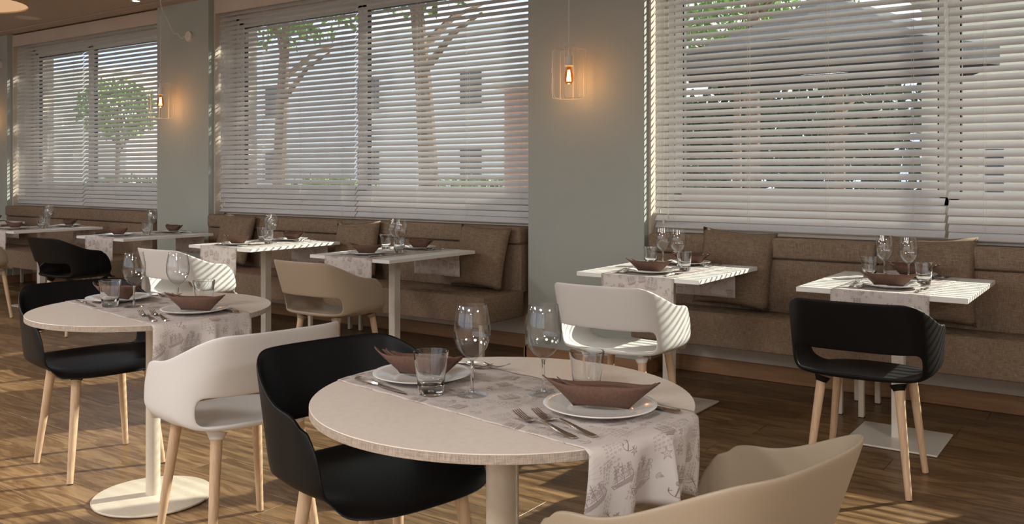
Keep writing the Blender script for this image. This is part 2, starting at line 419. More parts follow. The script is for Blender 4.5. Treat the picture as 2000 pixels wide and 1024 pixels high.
# individual planks, running parallel to the window wall, where the photograph shows them
PW, PL = .19, 1.38
pm = {}
def plank_mesh(L):
    k = round(L, 3)
    if k not in pm:
        bm = B(); box(bm, -L / 2 + .0009, L / 2 - .0009, -PW / 2 + .0009, PW / 2 - .0009, -.009, 0, .0007, 1)
        me = bpy.data.meshes.new('plank'); bm.to_mesh(me); bm.free(); me.materials.append(M['plank']); pm[k] = me
    return pm[k]
y = WY - .02 - PW / 2; row = 0
while y > 1.25:
    off = (row * .53) % 1
    # left limit of the frame at this row (floor seen from the camera), plus a margin
    xl = max(-12.3, -.99 * (y + 0.35) * 1.85 - .3)
    x = .7 - off * PL + PL / 2
    while x - PL / 2 > xl - PL:
        o = bpy.data.objects.new('plank', plank_mesh(PL)); C.objects.link(o); o.parent = fl; o.location = (x, y, 0)
        x -= PL
    y -= PW; row += 1
y_low = y + PW / 2
box_b = B(); box(box_b, XL, XR, YF, y_low - .001, -.009, 0)
f2 = link('floor_surface', box_b, M['floor'], fl)
bm = B(); box(bm, 1.4, XR, y_low, WY, -.009, 0); link('floor_surface', bm, M['floor'], fl)
bm = B(); box(bm, XL, -12.35, y_low, WY, -.009, 0); link('floor_surface', bm, M['floor'], fl)

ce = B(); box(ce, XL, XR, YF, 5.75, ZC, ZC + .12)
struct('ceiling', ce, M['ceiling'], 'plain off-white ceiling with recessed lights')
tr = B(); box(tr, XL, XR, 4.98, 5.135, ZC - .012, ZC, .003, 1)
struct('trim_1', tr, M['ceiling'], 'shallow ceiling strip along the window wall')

PIL = [(-3.495, -2.605), (-7.86, -7.056), (-11.7, -10.83), (1.45, 2.3)]
WIN = [(-2.605, 1.45, (-.945, -.838), 'R'), (-7.056, -3.495, (-5.45, -5.315), 'M'), (-10.83, -7.86, (-9.63, -9.50), 'L')]
ZS, ZH = 1.06, 2.74
bm = B(); box(bm, XL, XR, WY, 5.66, 0, ZS)
box(bm, XL, XR, WY, 5.66, ZH, ZC)
for a, b_ in ((XL, -10.80), (-7.88, -7.03), (-3.52, -2.58), (1.42, XR)): box(bm, a, b_, WY, 5.66, ZS, ZH)
struct('wall_back', bm, M['plaster'], 'cream window wall with three wide openings behind the benches')
bm = B(); box(bm, XL - .15, XL, YF, 5.66, 0, ZC); struct('wall_left', bm, M['plaster'])
bm = B(); box(bm, XR, XR + .15, YF, 5.66, 0, ZC); struct('wall_right', bm, M['plaster'])
# wall behind the camera; wide openings added to let in soft fill light
bm = B(); box(bm, XL, XR, YF - .15, YF, 0, .9); box(bm, XL, XR, YF - .15, YF, 2.6, ZC)
for x in (-15, -11, -7, -3, 1, 3.6): box(bm, x, x + .4, YF - .15, YF, .9, 2.6)
struct('wall_front', bm, M['plaster'])
PLAB = ['sage green pillar between the middle and right windows', 'sage green pillar left of the middle window', 'sage green pillar at the left edge of the view', 'sage green pillar beyond the right window']
for i, (a, b_) in enumerate(PIL):
    bm = B(); box(bm, a, b_, 5.13, WY + .05, 0, ZC, .002, 1)
    p = struct('wall_pillar', bm, M['green'], PLAB[i])
    bm = B(); box(bm, a - .018, b_ + .018, 5.112, 5.13, 0, .088, .003, 1); box(bm, a - .026, a - .001, 5.112, WY, 0, .088); box(bm, b_ + .001, b_ + .026, 5.112, WY, 0, .088)
    q = link('skirting', bm, M['baseboard'], p)
for i, (a, b_, mu, nm) in enumerate(WIN):
    bm = B(); box(bm, a + .02, b_ - .02, WY - .016, WY, 0, .10, .003, 1)
    struct('baseboard_back', bm, M['baseboard'], 'brown wooden baseboard under the %s window bench' % {'R': 'right', 'M': 'middle', 'L': 'left'}[nm])
    # jamb linings next to the pillars (cream)
    bm = B(); box(bm, a, a + .018, 5.19, WY, .0, ZC); box(bm, b_ - .018, b_, 5.19, WY, 0, ZC)
    struct('trim_%d' % (i + 2), bm, M['plaster'], 'cream side lining of the %s window recess' % {'R': 'right', 'M': 'middle', 'L': 'left'}[nm])
    # sill shelf below the blinds
    bm = B(); box(bm, a + .018, b_ - .018, 5.27, WY, .90, .925, .004, 1)
    struct('windowsill_%d' % (i + 1), bm, M['plaster'], 'cream sill ledge behind the %s bench' % {'R': 'right', 'M': 'middle', 'L': 'left'}[nm])
    # window: frame, sashes, panes, gaskets
    w = thing('window_%d' % (i + 1), None, None); w['kind'] = 'structure'
    w['label'] = 'wide white framed %s window behind the blinds' % {'R': 'right', 'M': 'middle', 'L': 'left'}[nm]
    y0, y1 = WY + .0, WY + .07
    bm = B(); xa, xb = a + .03, b_ - .03
    box(bm, xa, xb, y0, y1, ZS, ZS + .035); box(bm, xa, xb, y0, y1, ZH - .035, ZH)
    box(bm, xa, xa + .04, y0, y1, ZS, ZH); box(bm, xb - .04, xb, y0, y1, ZS, ZH)
    link('window_frame', bm, M['frame'], w)
    cuts = [xa + .042, (mu[0] + mu[1]) / 2, xb - .042]
    if nm == 'R': cuts = [xa + .042, (mu[0] + mu[1]) / 2, .60, xb - .042]
    for p0, p1 in zip(cuts, cuts[1:]):
        bm = B(); s = .052; zz0, zz1 = ZS + .037, ZH - .037; ya, yb = y0 + .008, y1 - .004
        box(bm, p0, p1, ya, yb, zz0, zz0 + s, .004, 1); box(bm, p0, p1, ya, yb, zz1 - s, zz1, .004, 1)
        box(bm, p0, p0 + s, ya, yb, zz0, zz1, .004, 1); box(bm, p1 - s, p1, ya, yb, zz0, zz1, .004, 1)
        sa = link('sash', bm, M['frame'], w)
        g = .009; bm = B(); yg = ya + .012
        box(bm, p0 + s, p1 - s, yg, yb - .01, zz0 + s, zz0 + s + g); box(bm, p0 + s, p1 - s, yg, yb - .01, zz1 - s - g, zz1 - s)
        box(bm, p0 + s, p0 + s + g, yg, yb - .01, zz0 + s, zz1 - s); box(bm, p1 - s - g, p1 - s, yg, yb - .01, zz0 + s, zz1 - s)
        link('gasket', bm, M['gasket'], sa)
        bm = B(); box(bm, p0 + s, p1 - s, y0 + .034, y0 + .038, zz0 + s, zz1 - s); link('pane', bm, M['glasspane'], sa)
    # valance board that hides the head rail
    bm = B(); box(bm, a + .02, b_ - .02, 5.185, 5.203, 2.752, 2.885, .002, 1)
    box(bm, a + .02, b_ - .02, 5.203, WY, 2.867, 2.885)
    for xe in (a + .02, b_ - .034): box(bm, xe, xe + .014, 5.203, WY, 2.752, 2.867)
    struct('trim_%d' % (i + 6), bm, M['plaster'], 'cream valance board above the %s window blinds' % {'R': 'right', 'M': 'middle', 'L': 'left'}[nm])

# ------------------------------------------------------------------ venetian blinds, every slat its own part
def slat_mesh(L):
    bm = B(); prof = [(-.0255, 0), (-.013, .0016), (0, .0022), (.013, .0016), (.0255, 0)]
    vs = []
    for sx in (-L / 2, L / 2):
        top = [bm.verts.new((sx, yy, zz + .0012)) for yy, zz in prof]; bot = [bm.verts.new((sx, yy, zz - .0012)) for yy, zz in reversed(prof)]
        vs.append(top + bot)
    n_ = len(vs[0])
    for k in range(n_): bm.faces.new((vs[0][k], vs[0][(k + 1) % n_], vs[1][(k + 1) % n_], vs[1][k]))
    bm.faces.new(vs[0][::-1]); bm.faces.new(vs[1])
    bmesh.ops.recalc_face_normals(bm, faces=bm.faces[:])
    me = bpy.data.meshes.new('slat'); bm.to_mesh(me); bm.free(); me.materials.append(M['slat']); return me
def blind(x0, x1, label, lad, zb, cords=False):
    t = thing('venetian_blind', label, 'blind', ((x0 + x1) / 2, 5.25, zb), 0, 'white venetian blinds')
    L = x1 - x0; me = slat_mesh(L); n_ = int((2.752 - zb) / .044)
    rr = random.Random(int(x0 * 100) & 255)
    for k in range(1, n_ + 1):
        s = bpy.data.objects.new('slat', me); C.objects.link(s); s.parent = t
        s.location = (rr.uniform(-.003, .003), 0, .006 + k * .044); s.rotation_euler = (R(43 + rr.uniform(-1.2, 1.2)), R(rr.uniform(-.05, .05)), 0)
    bm = B(); box(bm, -L / 2, L / 2, -.026, .026, -.007, .007, .004, 2); rl = link('bottom_rail', bm, M['slat'], t, smooth=True, rot=(R(43), 0, 0), loc=(0, 0, .006))
    bm = B(); box(bm, -L / 2, L / 2, -.025, .03, 2.80 - zb, 2.85 - zb); link('head_rail', bm, M['slat'], t)
    for xx in lad:
        bm = B(); h = 2.80 - zb
        for yy in (-.0235, .0235): cyl(bm, (xx - t.location.x, yy, 0), (xx - t.location.x, yy, h), .0008, .0008, 5)
        cyl(bm, (xx - t.location.x + .012, -.021, 0), (xx - t.location.x + .012, -.021, h), .0008, .0008, 5)
        for k in range(1, n_ + 1): cyl(bm, (xx - t.location.x, -.0235, .022 + k * .044 - .034), (xx - t.location.x, .0235, .022 + k * .044 - .001), .0006, .0006, 4)
        link('ladder_cord', bm, M['cord'], t)
    if cords:
        for dx, zt in ((.045, 1.06), (.075, .99), (.10, 1.02)):
            bm = B(); xx = x0 + dx - t.location.x
            pts = [(xx + .004 * math.sin(k * .5 + dx * 60) * (k / 10), -.038, 2.78 - zb - (2.78 - zt) * k / 14) for k in range(15)]
            tube(bm, pts, .0011, 5); pc = link('pull_cord', bm, M['cord'], t)
            bm = B(); p = Vector(pts[-1]); cyl(bm, p, p - Vector((0, 0, .034)), .0045, .0075, 10); link('tassel', bm, M['cord'], pc)
        bm = B(); xx = x0 + .055 - t.location.x
    return t
blind(-2.58, -.882, 'wide white venetian blind right of the middle pillar', (-2.446, -1.965, -1.50, -1.045), .943, True)
blind(-.866, 1.42, 'white venetian blind at the far right, cut by the frame', (-.696, -.21, .26, .74, 1.2), .935)
blind(-7.03, -5.277, 'white venetian blind on the left half of the middle window', (-6.895, -6.41, -5.93, -5.42), .935, True)
blind(-5.266, -3.515, 'white venetian blind on the right half of the middle window', (-5.08, -4.605, -4.12, -3.63), .935)
blind(-10.80, -9.39, 'white venetian blind nearest the left edge, on the left window', (-10.62, -10.1, -9.56), .94, True)
blind(-9.378, -7.885, 'white venetian blind on the left window beside the left pillar', (-9.2, -8.75, -8.3), .935)

# ------------------------------------------------------------------ benches
def bench(x0, x1, yf, label, seams, zs=.48, legs=(), sideend=None):
    t = thing('banquette_bench', label, 'bench', ((x0 + x1) / 2, yf, 0), 0, 'upholstered window benches')
    cx = t.location.x
    L = (x1 - x0) / 2
    bm = B(); box(bm, -L, L, 0, 5.12 - yf + .02, .282, zs, .012, 3)
    link('seat_cushion', bm, M['linen'], t, smooth=True)
    bm = B()                      # piped seam along the front edge
    tube(bm, [(-L + .01, .004, zs - .006), (L - .01, .004, zs - .006)], .003, 6); link('piping', bm, M['linen'], t)
    xs = [x0] + list(seams) + [x1]
    for a, b_ in zip(xs, xs[1:]):
        bm = B(); box(bm, a - cx + .001, b_ - cx - .001, 5.10 - yf, 5.23 - yf, zs - .02, .781, .012, 3)
        link('backrest_panel', bm, M['linen'], t, smooth=True)
        bm = B(); box(bm, a - cx + .001, b_ - cx - .001, 5.085 - yf, 5.23 - yf, .787, .902, .02, 4)
        link('backrest_roll', bm, M['linen'], t, smooth=True)
        bm = B(); box(bm, a - cx + .01, b_ - cx - .01, 5.125 - yf, 5.22 - yf, .775, .79); link('seam_channel', bm, M['linen2'], t)
    for lx in legs:
        for ly in (.015, 5.22 - yf):
            bm = B(); box(bm, lx - cx - .014, lx - cx + .014, ly, ly + .028, .004, .283, .002, 1)
            lg = link('leg', bm, M['steel_cream'], t)
            bm = B(); box(bm, lx - cx - .014, lx - cx + .014, ly, ly + .028, 0, .004); link('foot_pad', bm, M['gasket'], lg)
    return t
bench(-2.56, 1.43, 4.86, 'brown linen bench right of the middle pillar', (-1.2, .2), legs=(-2.5, -1.33, -1.22, -.05, .07, 1.38))
bench(-7.02, -3.535, 4.67, 'brown linen bench under the middle window', (-5.28,), .465, legs=(-6.78, -5.33, -5.21, -3.57))
bench(-10.79, -7.9, 4.67, 'brown linen bench under the left window', (-9.18,), .465, legs=(-10.7, -9.24, -9.12, -7.98))

# ------------------------------------------------------------------ cushions
def cushion_mesh(s=.44, th=.115):
    bm = B(); n_ = 16; g = {}
    for side in (1, -1):
        for i in range(n_ + 1):
            for j in range(n_ + 1):
                u, v = -1 + 2 * i / n_, -1 + 2 * j / n_
                if side == -1 and (abs(u) == 1 or abs(v) == 1): g[(-1, i, j)] = g[(1, i, j)]; continue
                pin = 1 - .075 * (1 - (v * v)) * abs(u) ** 3; pin2 = 1 - .075 * (1 - (u * u)) * abs(v) ** 3
                h = (max(0, (1 - u ** 4)) * max(0, (1 - v ** 4))) ** .55 * th / 2
                h *= 1 + .08 * math.sin(5 * u + 3 * v) * (1 - u * u)
                g[(side, i, j)] = bm.verts.new((u * s / 2 * pin, side * h, v * s / 2 * pin2))
    for side in (1, -1):
        for i in range(n_):
            for j in range(n_):
                bm.faces.new([g[(side, i, j)], g[(side, i + 1, j)], g[(side, i + 1, j + 1)], g[(side, i, j + 1)]][::(-side)])
    bmesh.ops.recalc_face_normals(bm, faces=bm.faces[:])
    return bm
def cushion(x, y, z, rx, ry, rz, label, s=.44):
    o = link('cushion', cushion_mesh(s), M['linen2'], smooth='all'); tag(o, label, 'cushion', 'brown linen scatter cushions')
    o.location = (x, y, z); o.rotation_euler = (R(rx), R(ry), R(rz)); return o
cushion(-3.80, 4.99, .695, -14, 2, 0, 'brown linen cushion on the middle bench beside the middle pillar')
cushion(-5.02, 4.99, .685, -14, -4, 5, 'brown linen cushion in the middle of the middle bench, behind a table')
cushion(-6.50, 4.99, .705, -14, 3, 0, 'brown linen cushion at the left end of the middle bench')
cushion(-1.98, 5.06, .72, -14, 3, 0, 'brown linen cushion leaning at the left end of the right bench', .46)
cushion(-.93, 5.06, .725, -14, -1, 0, 'brown linen cushion on the right bench behind the far right table', .46)

# ------------------------------------------------------------------ tables
def rect_table(cx, cy, w, d, label, rz=0, pole_mat='steel_white'):
    t = thing('rectangular_table', label, 'table', (cx, cy, 0), rz, 'white rectangular pedestal tables')
    bm = B(); box(bm, -w / 2, w / 2, -d / 2, d / 2, .7285, .75, .0012, 1); link('tabletop', bm, M['tabletop_white'], t)
    bm = B(); box(bm, -.2, .2, -.2, .2, .7235, .7285); link('mounting_plate', bm, M[pole_mat], t)
    bm = B(); box(bm, -.0275, .0275, -.0275, .0275, .012, .7235, .002, 1); link('pole', bm, M[pole_mat], t)
    bm = B(); box(bm, -.205, .205, -.205, .205, .003, .012, .003, 2); bs = link('base_plate', bm, M[pole_mat], t)
    bm = B()
    for sx in (-.19, .19):
        for sy in (-.19, .19): cyl(bm, (sx, sy, 0), (sx, sy, .003), .012, .012, 10)
    link('foot_pads', bm, M['gasket'], bs)
    return t
RT = {
 'R2': (-.974, 4.585, .72, .83), 'R1': (-2.149, 4.535, .70, .81), 'M2': (-4.093, 4.4275, .70, .85), 'M1': (-5.43, 4.457, .70, .85),
 'L1': (-7.04, 4.491, .70, .85), 'L0': (-8.72, 4.448, .70, .85), 'LX': (-10.35, 4.50, .70, .85)}
TD = {'RND': 'the nearest round table', 'RND2': 'the farther round table', 'R2': 'the far right white table', 'R1': 'the striped sunlit table',
 'M2': 'the table just left of the middle pillar', 'M1': 'the second table left of the middle pillar', 'L1': 'the table in front of the left pillar',
 'L0': 'the second table from the left edge', 'LX': 'the table at the left edge'}
TL = {'R2': 'white rectangular pedestal table at the far right behind a black chair', 'R1': 'sunlit white rectangular table behind the white chair, right of the middle pillar',
 'M2': 'white rectangular table with a tan chair, just left of the middle pillar', 'M1': 'white rectangular table in front of the left end of the middle bench',
 'L1': 'white rectangular table standing in front of the left pillar', 'L0': 'white rectangular table behind the leftmost black chair', 'LX': 'white rectangular table cut by the left edge'}
for k, v in RT.items(): rect_table(*v, TL[k])
def round_table(cx, cy, r, pr, br, label):
    t = thing('round_table', label, 'table', (cx, cy, 0), 0, 'round pedestal tables')
    bm = B(); lathe(bm, [(0, .75), (r - .0015, .75), (r, .7485)], 96); link('tabletop', bm, M['roundtop'], t)
    bm = B(); lathe(bm, [(r, .7486), (r, .7305), (r - .001, .7295), (0, .7295)], 96); link('edge_band', bm, M['edge'], t, smooth=True)
    bm = B(); cyl(bm, (0, 0, .012), (0, 0, .7295), pr, pr, 40); link('pole', bm, M['steel_cream'], t, smooth=True)
    bm = B(); lathe(bm, [(0, .016), (pr + .03, .015), (br - .01, .0125), (br - .002, .011), (br, .008), (br - .001, .004), (0, .004)], 80); bs = link('base_plate', bm, M['steel_cream'], t, smooth=True)
    bm = B()
    for k in range(8): cyl(bm, ((br - .02) * math.cos(k * PI / 4), (br - .02) * math.sin(k * PI / 4), 0), ((br - .02) * math.cos(k * PI / 4), (br - .02) * math.sin(k * PI / 4), .004), .01, .01, 8)
    link('foot_pads', bm, M['gasket'], bs)
    return t
RC = {'RND': (-1.251, 1.728, .449), 'RND2': (-3.198, 2.07, .449)}
round_table(*RC['RND'], .039, .235, 'large round beige table in front, with a set of two places')
round_table(*RC['RND2'], .027, .225, 'round beige table behind, between a black and a white chair')

# ------------------------------------------------------------------ runners (printed cloth strips)
def runner_obj(name, pts_grid, label, loc, rz, solid=.0008):
    bm = B(); uvl = bm.loops.layers.uv.new('UVMap'); g = []
    for row_ in pts_grid: g.append([(bm.verts.new(p), uv) for p, uv in row_])
    for i in range(len(g) - 1):
        for j in range(len(g[0]) - 1):
            q = (g[i][j], g[i + 1][j], g[i + 1][j + 1], g[i][j + 1])
            f = bm.faces.new([a[0] for a in q])
            for lp, a in zip(f.loops, q): lp[uvl].uv = a[1]
    o = link(name, bm, M['runner'], smooth='all'); o.location = loc; o.rotation_euler = (0, 0, rz)
    md = o.modifiers.new('thickness', 'SOLIDIFY'); md.thickness = solid; md.offset = 1
    tag(o, label, 'table runner', 'printed cloth table runners'); return o
TS = .31
def rect_runner(key, w=.415, hf=.19, hb=.19, seed=0):
    cx, cy, tw, td = RT[key]; rr = random.Random(seed); rows = []
    L = td / 2
    path = []
    for k in range(9): path.append((-L - .004, .75 - hf * (1 - k / 8)))
    path[-1] = (-L - .003, .7485); path += [(-L + .002, .7515)]
    for k in range(1, 12): path.append((-L + td * k / 12, .7512))
    path += [(L - .002, .7515), (L + .003, .7485)]
    for k in range(1, 9): path.append((L + .004, .75 - hb * k / 8))
    s = 0; off = rr.random()
    prev = path[0]
    for (yy, zz) in path:
        s += math.hypot(yy - prev[0], zz - prev[1]); prev = (yy, zz); row_ = []
        drop = max(0, .748 - zz) / .19
        for j in range(17):
            u = -1 + 2 * j / 16
            oy = (.003 * drop * (1 + math.sin(u * 5 + seed))) * (-1 if yy < 0 else 1)
            row_.append(((u * w / 2 * (1 + .003 * drop), yy + oy, zz), ((u * w / 2 + .3 + off) / TS, s / TS + off)))
        rows.append(row_)
    return runner_obj('table_runner', rows, 'printed cloth runner hanging over ' + TD[key], (cx + {'R2': .005, 'R1': .01}.get(key, 0), cy, 0), 0)
for i, k in enumerate(RT): rect_runner(k, seed=i)
HD = R(-9)
def round_runner(key, w=.375, seed=0, hem=.60, back=.425):
    cx, cy, r = RC[key]; rows = []
    NU = 64; Ls = hem
    for i in range(NU + 1):
        s = -back + (Ls + back) * i / NU; row_ = []
        for j in range(41):
            v = -1 + 2 * j / 40; y0 = v * w / 2; y = y0
            ue = math.sqrt(r * r - y0 * y0) + .002
            a = abs(s); sg = 1 if s > 0 else -1
            if s < 0 and a > ue - .004: a = ue - .004
            if a <= ue: x, z = a, .7512 + .0006 * math.sin(a * 60 + v * 3)
            else:
                dr = a - ue; rad = .009
                if dr < rad * PI / 2: x = ue + rad * math.sin(dr / rad); z = .7512 - rad * (1 - math.cos(dr / rad))
                else: x = ue + rad; z = .7512 - rad - (dr - rad * PI / 2)
                q = min(1, dr / .16)
                vv = v * sg
                x += q * (.013 * math.sin(vv * 7 + seed) - .02 * q + .012 * math.sin(vv * 13 + 1.3))
                # a vertical pleat where the cloth folds back on itself
                x += q * .045 * math.exp(-((vv - .12) / .10) ** 2) ; y -= sg * q * .030 * math.exp(-((vv - .22) / .13) ** 2)
            row_.append(((x * sg, y, z), ((y0 + .27) / TS, (-s + .1 + seed * .31) / TS)))
        rows.append(row_)
    return runner_obj('table_runner', rows, 'printed cloth runner with ships and anchors across ' + TD[key], (cx, cy, 0), HD)
round_runner('RND', seed=0); round_runner('RND2', seed=1)

# ------------------------------------------------------------------ tableware masters
def wine_master():
    t = thing('wine_glass', 'clear stemmed wine glass', 'wine glass')
    out = [(.0050, .083), (.012, .088), (.0235, .0975), (.0355, .113), (.0425, .133), (.0440, .150), (.0425, .170), (.0385, .193), (.0350, .214)]
    th = .0011
    inn = [(r - th, z) for r, z in reversed(out[2:])] + [(.0115, .0915), (0, .0885)]
    bm = B(); lathe(bm, [(0, .0835)] + out + [(.0345, .2146)] + inn, 48); link('bowl', bm, M['thin'], t, smooth=True)
    bm = B(); lathe(bm, [(0, .0832), (.0050, .0828), (.0040, .072), (.0036, .05), (.0038, .025), (.0052, .012), (.0068, .0078), (0, .0076)], 24); link('stem', bm, M['glass'], t, smooth=True)
    bm = B(); lathe(bm, [(0, .0074), (.007, .0072), (.014, .0045), (.026, .0028), (.036, .0020), (.0368, .0012), (.036, .0003), (0, .0003)], 48); link('foot', bm, M['thin'], t, smooth=True)
    return reg(t)
WINE = wine_master()
def tumbler_master():
    out = [(0, .0003), (.026, .0003), (.0285, .002), (.030, .008), (.0335, .035), (.0378, .070), (.0423, .1025)]
    inn = [(.0414, .1036), (.0402, .1025), (.0358, .070), (.0315, .037), (.0295, .028), (.024, .0225), (.012, .0205), (0, .020)]
    bm = B(); lathe(bm, out + inn, 48)
    o = link('tumbler', bm, M['glass'], smooth=True)
    b2 = B(); bmesh.ops.create_uvsphere(b2, u_segments=14, v_segments=8, radius=1, matrix=Matrix.Translation((0, 0, .0115)) @ Matrix.Diagonal((.0045, .0045, .0032, 1)))
    bmesh.ops.reverse_faces(b2, faces=b2.faces[:]); link('air_bubble', b2, M['glass'], o, smooth='all')
    tag(o, 'clear straight tumbler', 'tumbler'); return reg(o)
TUMB = tumbler_master()
def plate_master():
    bm = B(); lathe(bm, [(0, .0005), (.058, .0005), (.062, .003), (.075, .005), (.115, .0125), (.1245, .0165), (.126, .0178), (.1252, .0188), (.115, .0165), (.088, .0115), (.076, .0065), (.070, .0050), (0, .0046)], 72)
    o = link('dinner_plate', bm, M['ceramic'], smooth='all'); tag(o, 'plate', 'plate'); return reg(o)
PLATE = plate_master()
def napkin_mesh(var=0):
    bm = B(); g = []
    NU, NV = 28, 14
    for j in range(NV + 1):
        v = -1 + 2 * j / NV; h = abs(v); sg = 1 if v >= 0 else -1; row_ = []
        for i in range(NU + 1):
            u = -1 + 2 * i / NU
            half = .062 + .070 * h ** 1.15 - (.012 if sg > 0 else 0) * h
            x = u * half + (.006 * h * sg if var else 0)
            mid = 1 - abs(u) ** 2.6
            y = sg * (.010 + .034 * math.sin(h * PI * .62)) * mid ** .8 - .006 * h * h
            z = .002 + .055 * h ** 1.05 + .010 * h * abs(u) ** 3 - (.006 if sg > 0 else 0) * h
            z += .0035 * math.sin(u * 4 + 1) * h * (1 if var else .5)
            row_.append(bm.verts.new((x, y, z)))
        g.append(row_)
    for j in range(NV):
        for i in range(NU): bm.faces.new((g[j][i], g[j][i + 1], g[j + 1][i + 1], g[j + 1][i]))
    return bm
def napkin_master(var):
    o = link('folded_napkin', napkin_mesh(var), M['napkin'], smooth='all')
    md = o.modifiers.new('layers', 'SOLIDIFY'); md.thickness = .0028; md.offset = 1
    # an inner layer that shows at the open ends
    bm = napkin_mesh(var)
    for v in bm.verts: v.co = Vector((v.co.x * .84 + .012, v.co.y * .80, v.co.z * .90 + .0045))
    i2 = link('inner_fold', bm, M['napkin'], o, smooth='all'); m2 = i2.modifiers.new('layers', 'SOLIDIFY'); m2.thickness = .0022; m2.offset = 1
    tag(o, 'napkin', 'napkin'); return reg(o)
NAP = [napkin_master(0), napkin_master(1)]
def fork_master():
    bm = B()
    def strip(pts, ws, th):
        rs = []
        for (x, z), w in zip(pts, ws):
            rs.append([bm.verts.new((x, -w, z)), bm.verts.new((x, w, z)), bm.verts.new((x, w * .8, z + th)), bm.verts.new((x, -w * .8, z + th))])
        for a, b_ in zip(rs, rs[1:]):
            for k in range(4): bm.faces.new((a[k], a[(k + 1) % 4], b_[(k + 1) % 4], b_[k]))
        bm.faces.new(rs[0][::-1]); bm.faces.new(rs[-1])
    # handle end at x=0, head towards +x, total .198
    strip([(0, .001), (.006, .0005), (.02, .001), (.05, .004), (.09, .010), (.115, .0115), (.128, .009), (.140, .0045), (.150, .003)],
          [.006, .009, .0095, .007, .0042, .003, .0045, .0105, .0118], .0024)
    for k in range(4):
        yc = -.0088 + k * .00587
        pts = [(.148, .003), (.165, .0045), (.182, .009), (.198, .0155)]; ws = [.0022, .0016, .0014, .0008]; rs = []
        for (x, z), w in zip(pts, ws):
            rs.append([bm.verts.new((x, yc * .94 + dy, z + dz)) for dy, dz in ((-w, 0), (w, 0), (w, .0018), (-w, .0018))])
        for a, b_ in zip(rs, rs[1:]):
            for q in range(4): bm.faces.new((a[q], a[(q + 1) % 4], b_[(q + 1) % 4], b_[q]))
        bm.faces.new(rs[0][::-1]); bm.faces.new(rs[-1])
    bmesh.ops.recalc_face_normals(bm, faces=bm.faces[:])
    o = link('fork', bm, M['metal'], smooth=True); tag(o, 'fork', 'fork'); return reg(o)
FORK = fork_master()
def knife_master():
    t = thing('table_knife', 'knife', 'knife')
    def sweep(secs):
        bm = B(); rs = []
        for x, w, h0, h1 in secs:
            rs.append([bm.verts.new((x, -w, (h0 + h1) / 2)), bm.verts.new((x, -w * .6, h0)), bm.verts.new((x, w * .6, h0)), bm.verts.new((x, w, (h0 + h1) / 2)), bm.verts.new((x, w * .6, h1)), bm.verts.new((x, -w * .6, h1))])
        for a, b_ in zip(rs, rs[1:]):
            for k in range(6): bm.faces.new((a[k], a[(k + 1) % 6], b_[(k + 1) % 6], b_[k]))
        bm.faces.new(rs[0][::-1]); bm.faces.new(rs[-1]); bmesh.ops.recalc_face_normals(bm, faces=bm.faces[:]); return bm
    link('handle', sweep([(0, .006, .001, .006), (.004, .0095, .0005, .0085), (.03, .0088, .0005, .009), (.075, .006, .0008, .0085), (.098, .0052, .001, .009), (.104, .0065, .001, .0095)]), M['metal'], t, smooth=True)
    link('blade', sweep([(.103, .006, .003, .006), (.115, .0085, .0028, .0048), (.17, .0092, .002, .0038), (.195, .0078, .0016, .003), (.21, .0045, .0014, .0026), (.218, .001, .0013, .002)]), M['metal'], t, smooth=True)
    return reg(t)
KNIFE = knife_master()

def setting(tabkey, origin, rz, side, P, N_, F1, F2, K, nrot=0, var=0, frot=0, krot=0, noforks=False):
    """one place setting in table coordinates (x,y) with heading; the diner sits at -y of the setting frame turned by rz"""
    cx, cy = origin; c_, s_ = math.cos(rz), math.sin(rz)
    W = lambda p, z: (cx + c_ * p[0] - s_ * p[1], cy + s_ * p[0] + c_ * p[1], z)
    td = TD[tabkey]
    place(PLATE, W(P, .7525), (0, 0, random.uniform(0, 6)), 'white dinner plate, %s of %s' % (side, td), 'white dinner plates')
    place(NAP[var], W(N_, .7575), (0, 0, rz + nrot), 'folded brown napkin, %s of %s' % (side, td), 'folded brown napkins')
    if not noforks:
        for i, f in enumerate((F1, F2)):
            place(FORK, W(f[0], .7528), (0, 0, rz + f[1]), '%s steel fork, %s of %s' % (('outer', 'inner')[i], side, td), 'steel forks')
        place(KNIFE, W(K[0], .7525), (0, 0, rz + K[1]), 'steel knife, %s of %s' % (side, td), 'steel knives')
# rectangular tables: chair side and bench side
def rect_set(key, dx=0, dy=0, glasses=True, forks=True):
    cx, cy = RT[key][0] + dx, RT[key][1] + dy
    setting(key, (cx, cy), 0, 'chair side', (.01, -.245), (0, -.245), ((-.145, -.335), R(94)), ((-.105, -.345), R(90)), ((.145, -.37), R(88)), nrot=R(6), var=0, noforks=not forks)
    setting(key, (cx, cy), PI, 'bench side', (.01, -.275), (.0, -.275), ((-.15, -.37), R(88)), ((-.11, -.375), R(90)), ((.145, -.385), R(92)), nrot=R(-4), var=1, noforks=not forks)
    if glasses:
        td = TD[key]
        for m_, p, nm, g in ((WINE, (-.105, .135), 'wine glass nearer the bench', 'wine glasses'), (WINE, (.025, .055), 'wine glass nearer the chair', 'wine glasses'),
                             (TUMB, (-.175, .125), 'tumbler nearer the bench', 'tumblers'), (TUMB, (.115, -.055), 'tumbler nearer the chair', 'tumblers')):
            place(m_, (cx + p[0], cy + p[1], .7524), (0, 0, 0), ('clear ' + nm + ' on ' + td), g)
